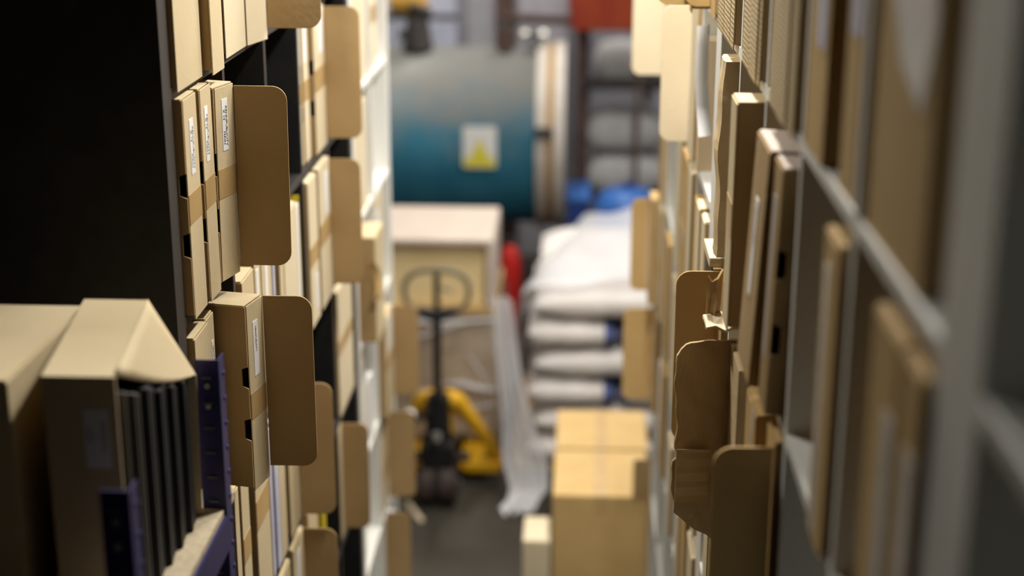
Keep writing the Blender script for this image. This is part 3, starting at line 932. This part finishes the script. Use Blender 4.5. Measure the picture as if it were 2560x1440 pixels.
def sack(cx, cy, cz, lx, ly, lz, label, band=None, m='sack_white', group='white sacks stacked on the pallet', rz=0):
    r = empty('sack', (cx, cy, cz), label, 'sack', group)
    rows = []
    n, mm = 14, 16
    for i in range(n + 1):
        u = -1 + 2 * i / n
        row = []
        prof = (1 - abs(u) ** 5) ** .5
        prof = max(prof, .12)
        for k in range(mm + 1):
            a = 2 * math.pi * k / mm
            ca, sa = math.cos(a), math.sin(a)
            y = ly / 2 * math.copysign(abs(ca) ** .55, ca) * (.86 + .14 * prof)
            zq = lz / 2 * math.copysign(abs(sa) ** .62, sa) * prof
            zq += .004 * math.sin(u * 9 + a * 3 + cx * 20)
            row.append((cx + lx / 2 * u, cy + y, cz + zq))
        rows.append(row)
    B().sheet(rows).done('bag', m, r, smooth=True)
    if band:
        rows = []
        for i in range(3):
            u = band[0] + (band[1] - band[0]) * i / 2
            prof = max((1 - abs(u) ** 5) ** .5, .12)
            row = []
            for k in range(mm + 1):
                a = 2 * math.pi * k / mm
                ca, sa = math.cos(a), math.sin(a)
                row.append((cx + lx / 2 * u, cy + (ly / 2 * math.copysign(abs(ca) ** .55, ca) * (.86 + .14 * prof)) * 1.012,
                            cz + (lz / 2 * math.copysign(abs(sa) ** .62, sa) * prof + .004 * math.sin(u * 9 + a * 3 + cx * 20)) * 1.012))
            rows.append(row)
        B().sheet(rows).done('printed_band', 'sack_blue', r, smooth=True)
    return r


lvl = ['bottom', 'second', 'third', 'fourth', 'fifth', 'top']
for k in range(6):
    cz = .211 + .1345 * k
    if k % 2 == 1:
        sack(.19, 6.44, cz, .74, .40, .128, 'long white sack on the near side, ' + lvl[k] + ' layer of the pallet')
        sack(.19, 6.86, cz, .74, .40, .128, 'long white sack in the middle, ' + lvl[k] + ' layer of the pallet')
        sack(.19, 7.26, cz, .74, .38, .128, 'long white sack at the back, ' + lvl[k] + ' layer of the pallet')
    else:
        for q, (x, nm) in enumerate(((-.02, 'left'), (.38, 'right'))):
            sack(x, 6.52, cz, .385, .56, .128, 'short white sack with blue print, near ' + nm + ', ' + lvl[k] + ' layer', band=(.72, .98) if q == 0 else (-.98, -.8))
            sack(x, 7.12, cz, .385, .58, .128, 'short white sack at the back ' + nm + ', ' + lvl[k] + ' layer')

# film cover draped over the sacks and trailing to the floor
rows = []
for i in range(13):
    v = i / 12
    y = 6.26 + 1.3 * v
    row = []
    for q in range(22):
        u = q / 21
        if u < .45:                                  # left side, hanging
            t = u / .45
            x = -.36 + .25 * v + .11 * t ** 1.5 + .012 * math.sin(t * 9 + v * 7)
            zz = .30 + .652 * t ** .9
        else:
            t = (u - .45) / .55
            x = -.25 + .25 * v + (.90 - .25 * v) * t
            zz = .952 + .06 * math.sin(min(1, t * 1.4) * 1.57) + .012 * math.sin(t * 17 + v * 13)
        row.append((x + .008 * math.sin(v * 23 + u * 5), y, zz))
    rows.append(row)
B().sheet(rows).done('cover_film', 'cover_film', smooth=True, label='white plastic film draped over the stacked sacks', cat='film')
rows = []
ctr = [(-.33, 6.24, .93, .045), (-.315, 6.22, .75, .05), (-.29, 6.2, .55, .055), (-.255, 6.19, .36, .07), (-.22, 6.18, .22, .10), (-.20, 6.15, .10, .085), (-.225, 6.1, .03, .07), (-.25, 6.02, .012, .075)]
for i, (x, y, zz, wd) in enumerate(ctr):
    row = []
    for q in range(13):
        u = -1 + 2 * q / 12
        row.append((x + wd * u, y + .022 * math.sin(q * 2.1 + i), zz + (.012 * math.sin(q * 1.7 + i * 2) + .01 if zz < .05 else .012 * math.sin(q + i))))
    rows.append(row)
B().sheet(rows).done('film_tail', 'cover_film', smooth=True, label='crumpled tail of plastic film trailing down to the floor', cat='film')

# ------------------------------------------------------------------ machinery at the back
r = empty('storage_tank', (-1.6, 8.95, 0), 'large grey-topped blue horizontal tank with pale end flange', 'tank')
tx1, ty, tz, tr = -.25, 8.95, 1.10, .52
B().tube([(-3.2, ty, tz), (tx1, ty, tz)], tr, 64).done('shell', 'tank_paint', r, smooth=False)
fl = B().tube([(tx1, ty, tz), (tx1 + .055, ty, tz)], tr + .03, 64).done('end_flange', 'flange_pale', r)
B().tube([(tx1 + .055, ty, tz), (tx1 + .10, ty, tz)], tr + .015, 64).done('gasket_ring', 'flange_rust', r)
B().tube([(tx1 + .10, ty, tz), (tx1 + .16, ty, tz)], tr + .03, 64).done('end_flange', 'flange_pale', r)
B().box(tx1 + .0, tx1 + .10, ty - tr - .06, ty - tr - .02, tz + .1, tz + .15).done('clamp', 'dark_iron', r, bevel=.006)
for xx in (-2.4, -.8):
    B().box(xx - .1, xx + .1, ty - .35, ty + .35, 0, .7).done('cradle', 'dark_iron', r)
for p in r.children:
    if p.name.startswith('shell'):
        for f in p.data.polygons:
            f.use_smooth = len(f.vertices) == 4

sg = empty('hazard_sign', (-.565, 8.40, 1.13), 'white and yellow warning sign with triangle on the blue tank', 'sign')
poly = rounded(.19, .235, .018, {'bl', 'br', 'tl', 'tr'})
B().hexa([(-.66 + u, 8.424, 1.012 + v) for u, v in poly], [(-.66 + u, 8.419, 1.012 + v) for u, v in poly]).done('plate', 'sign_white', sg)
tri = [(-.565 - .06, 1.05), (-.565 + .06, 1.05), (-.565, 1.185)]
B().hexa([(x, 8.419, zq) for x, zq in tri], [(x, 8.418, zq) for x, zq in tri]).done('triangle', 'sign_yellow', sg)
poly = rounded(.178, .05, .014, {'bl', 'br'})
B().hexa([(-.654 + u, 8.419, 1.018 + v) for u, v in poly], [(-.654 + u, 8.4182, 1.018 + v) for u, v in poly]).done('yellow_band', 'sign_yellow', sg)

# things on and behind the tank
m_ = empty('motor', (-.93, 8.9, 1.62), 'dark motor standing on top of the blue tank', 'motor')
B().tube([(-.95, 8.85, 1.62), (-.95, 8.85, 1.80)], [.09, .06], 16).done('housing', 'dark_iron', m_)
B().tube([(-.95, 8.85, 1.80), (-.93, 8.85, 1.86)], [.05, .075], 16).done('cap', 'dark_iron', m_)
B().tube([(-1.06, 8.85, 1.70), (-.88, 8.85, 1.70)], .03, 10).done('pipe_stub', 'dark_iron', m_)
vv = empty('valve', (-.42, 8.9, 1.62), 'rusty pipe valve standing on the blue tank', 'valve', 'valves on the tank')
B().tube([(-.44, 8.85, 1.622), (-.44, 8.85, 1.74)], [.05, .03], 12).done('body', 'rust_brown', vv)
B().tube([(-.5, 8.85, 1.69), (-.38, 8.85, 1.69)], .028, 10).done('pipe_stub', 'rust_brown', vv)
B().tube([(-.44 + .06 * math.cos(k * .524), 8.85 + .06 * math.sin(k * .524), 1.76) for k in range(12)], .008, 8, closed=True).done('hand_wheel', 'dark_iron', vv)
vv = empty('valve', (-.22, 8.9, 1.62), 'shiny steel valve at the end of the blue tank', 'valve', 'valves on the tank')
B().tube([(-.275, 8.85, 1.655), (-.275, 8.85, 1.74)], [.05, .035], 12).done('body', 'grey_steel', vv)
B().tube([(-.345, 8.85, 1.71), (-.205, 8.85, 1.71)], .022, 10).done('pipe_stub', 'bright_steel', vv)

for x0, x1, z0, z1, mm, lb in ((-1.5, -.84, 1.55, 2.2, 'panel_white', 'pale lavender board leaning behind the motor'),
                               (-.76, -.58, 1.4, 2.4, 'panel_grey', 'grey board behind the tank top'),
                               (-.43, -.10, 1.3, 2.4, 'panel_grey', 'wide grey board behind the valves')):
    rb = empty('wall_board', ((x0 + x1) / 2, 10.2, 0), lb, 'board', 'boards behind the tank')
    B().box(x0, x1, 10.2, 10.24, 0.0, z1).done('sheet', mm, rb, bevel=.004)
    B().box(x0, x1, 10.185, 10.199, z0 - .3, z0 - .25).done('batten', 'panel_grey', rb)

pf = empty('pipe_frame', (.05, 9.6, 0), 'rust-brown steel frame of posts and pipes behind the tank', 'frame')
B().box(-.56, -.44, 9.9, 10.0, 0, 2.6).done('post', 'rust_brown', pf, bevel=.004)
B().box(-.02, .05, 9.5, 9.6, 0, 2.6).done('post', 'rust_brown', pf, bevel=.004)
B().box(.40, .45, 9.5, 9.6, 1.2, 2.6).done('post', 'rust_brown', pf, bevel=.004)
B().tube([(-.50, 9.85, 1.68), (0.0, 9.55, 1.70)], .03, 10).done('pipe', 'rust_brown', pf)
B().box(-.02, 1.2, 9.42, 9.5, 1.30, 1.36).done('beam', 'dark_iron', pf, bevel=.004)
B().box(-.02, 1.2, 9.42, 9.5, .58, .64).done('beam', 'dark_iron', pf, bevel=.004)
B().box(-.02, 1.2, 9.5, 10.0, 1.28, 1.3).done('deck', 'dark_iron', pf)
B().box(-.02, 1.2, 9.5, 10.0, .56, .58).done('deck', 'dark_iron', pf)

r = empty('red_bin', (.2, 9.3, 1.72), 'dark red steel hopper at the top behind the machinery', 'hopper')
B().hexa([(-.06, 9.15, 1.69), (.38, 9.15, 1.69), (.38, 9.4, 1.69), (-.06, 9.4, 1.69)], [(-.14, 9.1, 2.4), (.5, 9.1, 2.4), (.5, 9.42, 2.4), (-.14, 9.42, 2.4)]).done('body', 'red_paint', r, bevel=.01)
B().box(-.16, .52, 9.08, 9.1, 2.36, 2.4).done('rim', 'red_paint', r)
for xx in (-.03, .33):
    B().box(xx, xx + .03, 9.2, 9.24, 0, 1.69).done('leg', 'rust_brown', r)
B().tube([(-1.24, 9.9, 1.76), (-1.06, 9.9, 1.76), (-1.0, 9.9, 1.74)], [.06, .075, .05], 16).done('yellow_float', 'ochre', label='ochre yellow cylinder at the top left behind the tank', cat='cylinder', loc=(-1.1, 9.9, 1.76))
B().box(-1.4, -.8, 9.86, 9.94, 1.66, 1.69).done('bracket_shelf', 'dark_iron', label='dark bracket carrying the yellow cylinder behind the tank', cat='bracket')
sack(.30, 9.72, 1.434, .44, .34, .26, 'lumpy grey sack on the upper rack behind', m='grey_sack', group='grey sacks on the back rack')
sack(.28, 9.72, .99, .5, .36, .26, 'upper grey sack on the lower rack behind', m='grey_sack', group='grey sacks on the back rack')
sack(.30, 9.74, .712, .52, .36, .26, 'lower grey sack on the lower rack behind', m='grey_sack', group='grey sacks on the back rack')
d = empty('blue_drum', (.23, 8.6, 0), 'bright blue plastic drum behind the white sacks', 'drum')
B().tube([(.28, 8.62, 0), (.28, 8.62, .05), (.28, 8.62, .35), (.28, 8.62, .37), (.28, 8.62, .39), (.28, 8.62, .78), (.28, 8.62, .84), (.28, 8.62, .86)],
         [.18, .19, .19, .2, .19, .19, .14, .07], 24).done('body', 'blue_drum', d, smooth=True)
B().tube([(.28, 8.62, .86), (.28, 8.62, .89)], .03, 12).done('bung', 'blue_crate', d)
c_ = empty('blue_crate', (-.02, 8.7, 0), 'dark blue plastic crate beside the blue drum', 'crate')
B().box(-.07, .06, 8.5, 8.9, 0, .80).done('body', 'blue_crate', c_, bevel=.006)
B().box(-.075, .065, 8.49, 8.91, .80, .83).done('rim', 'blue_drum', c_, bevel=.006)
g = empty('gas_bottle', (-.365, 7.85, 0), 'red cylinder standing between wrapped crate and sacks', 'cylinder')
B().tube([(-.365, 7.85, 0), (-.365, 7.85, .62), (-.365, 7.85, .69), (-.365, 7.85, .72)], [.06, .06, .04, .02], 16).done('body', 'red_can', g, smooth=True)
B().tube([(-.365, 7.85, .72), (-.365, 7.85, .76)], .018, 10).done('valve', 'dark_iron', g)
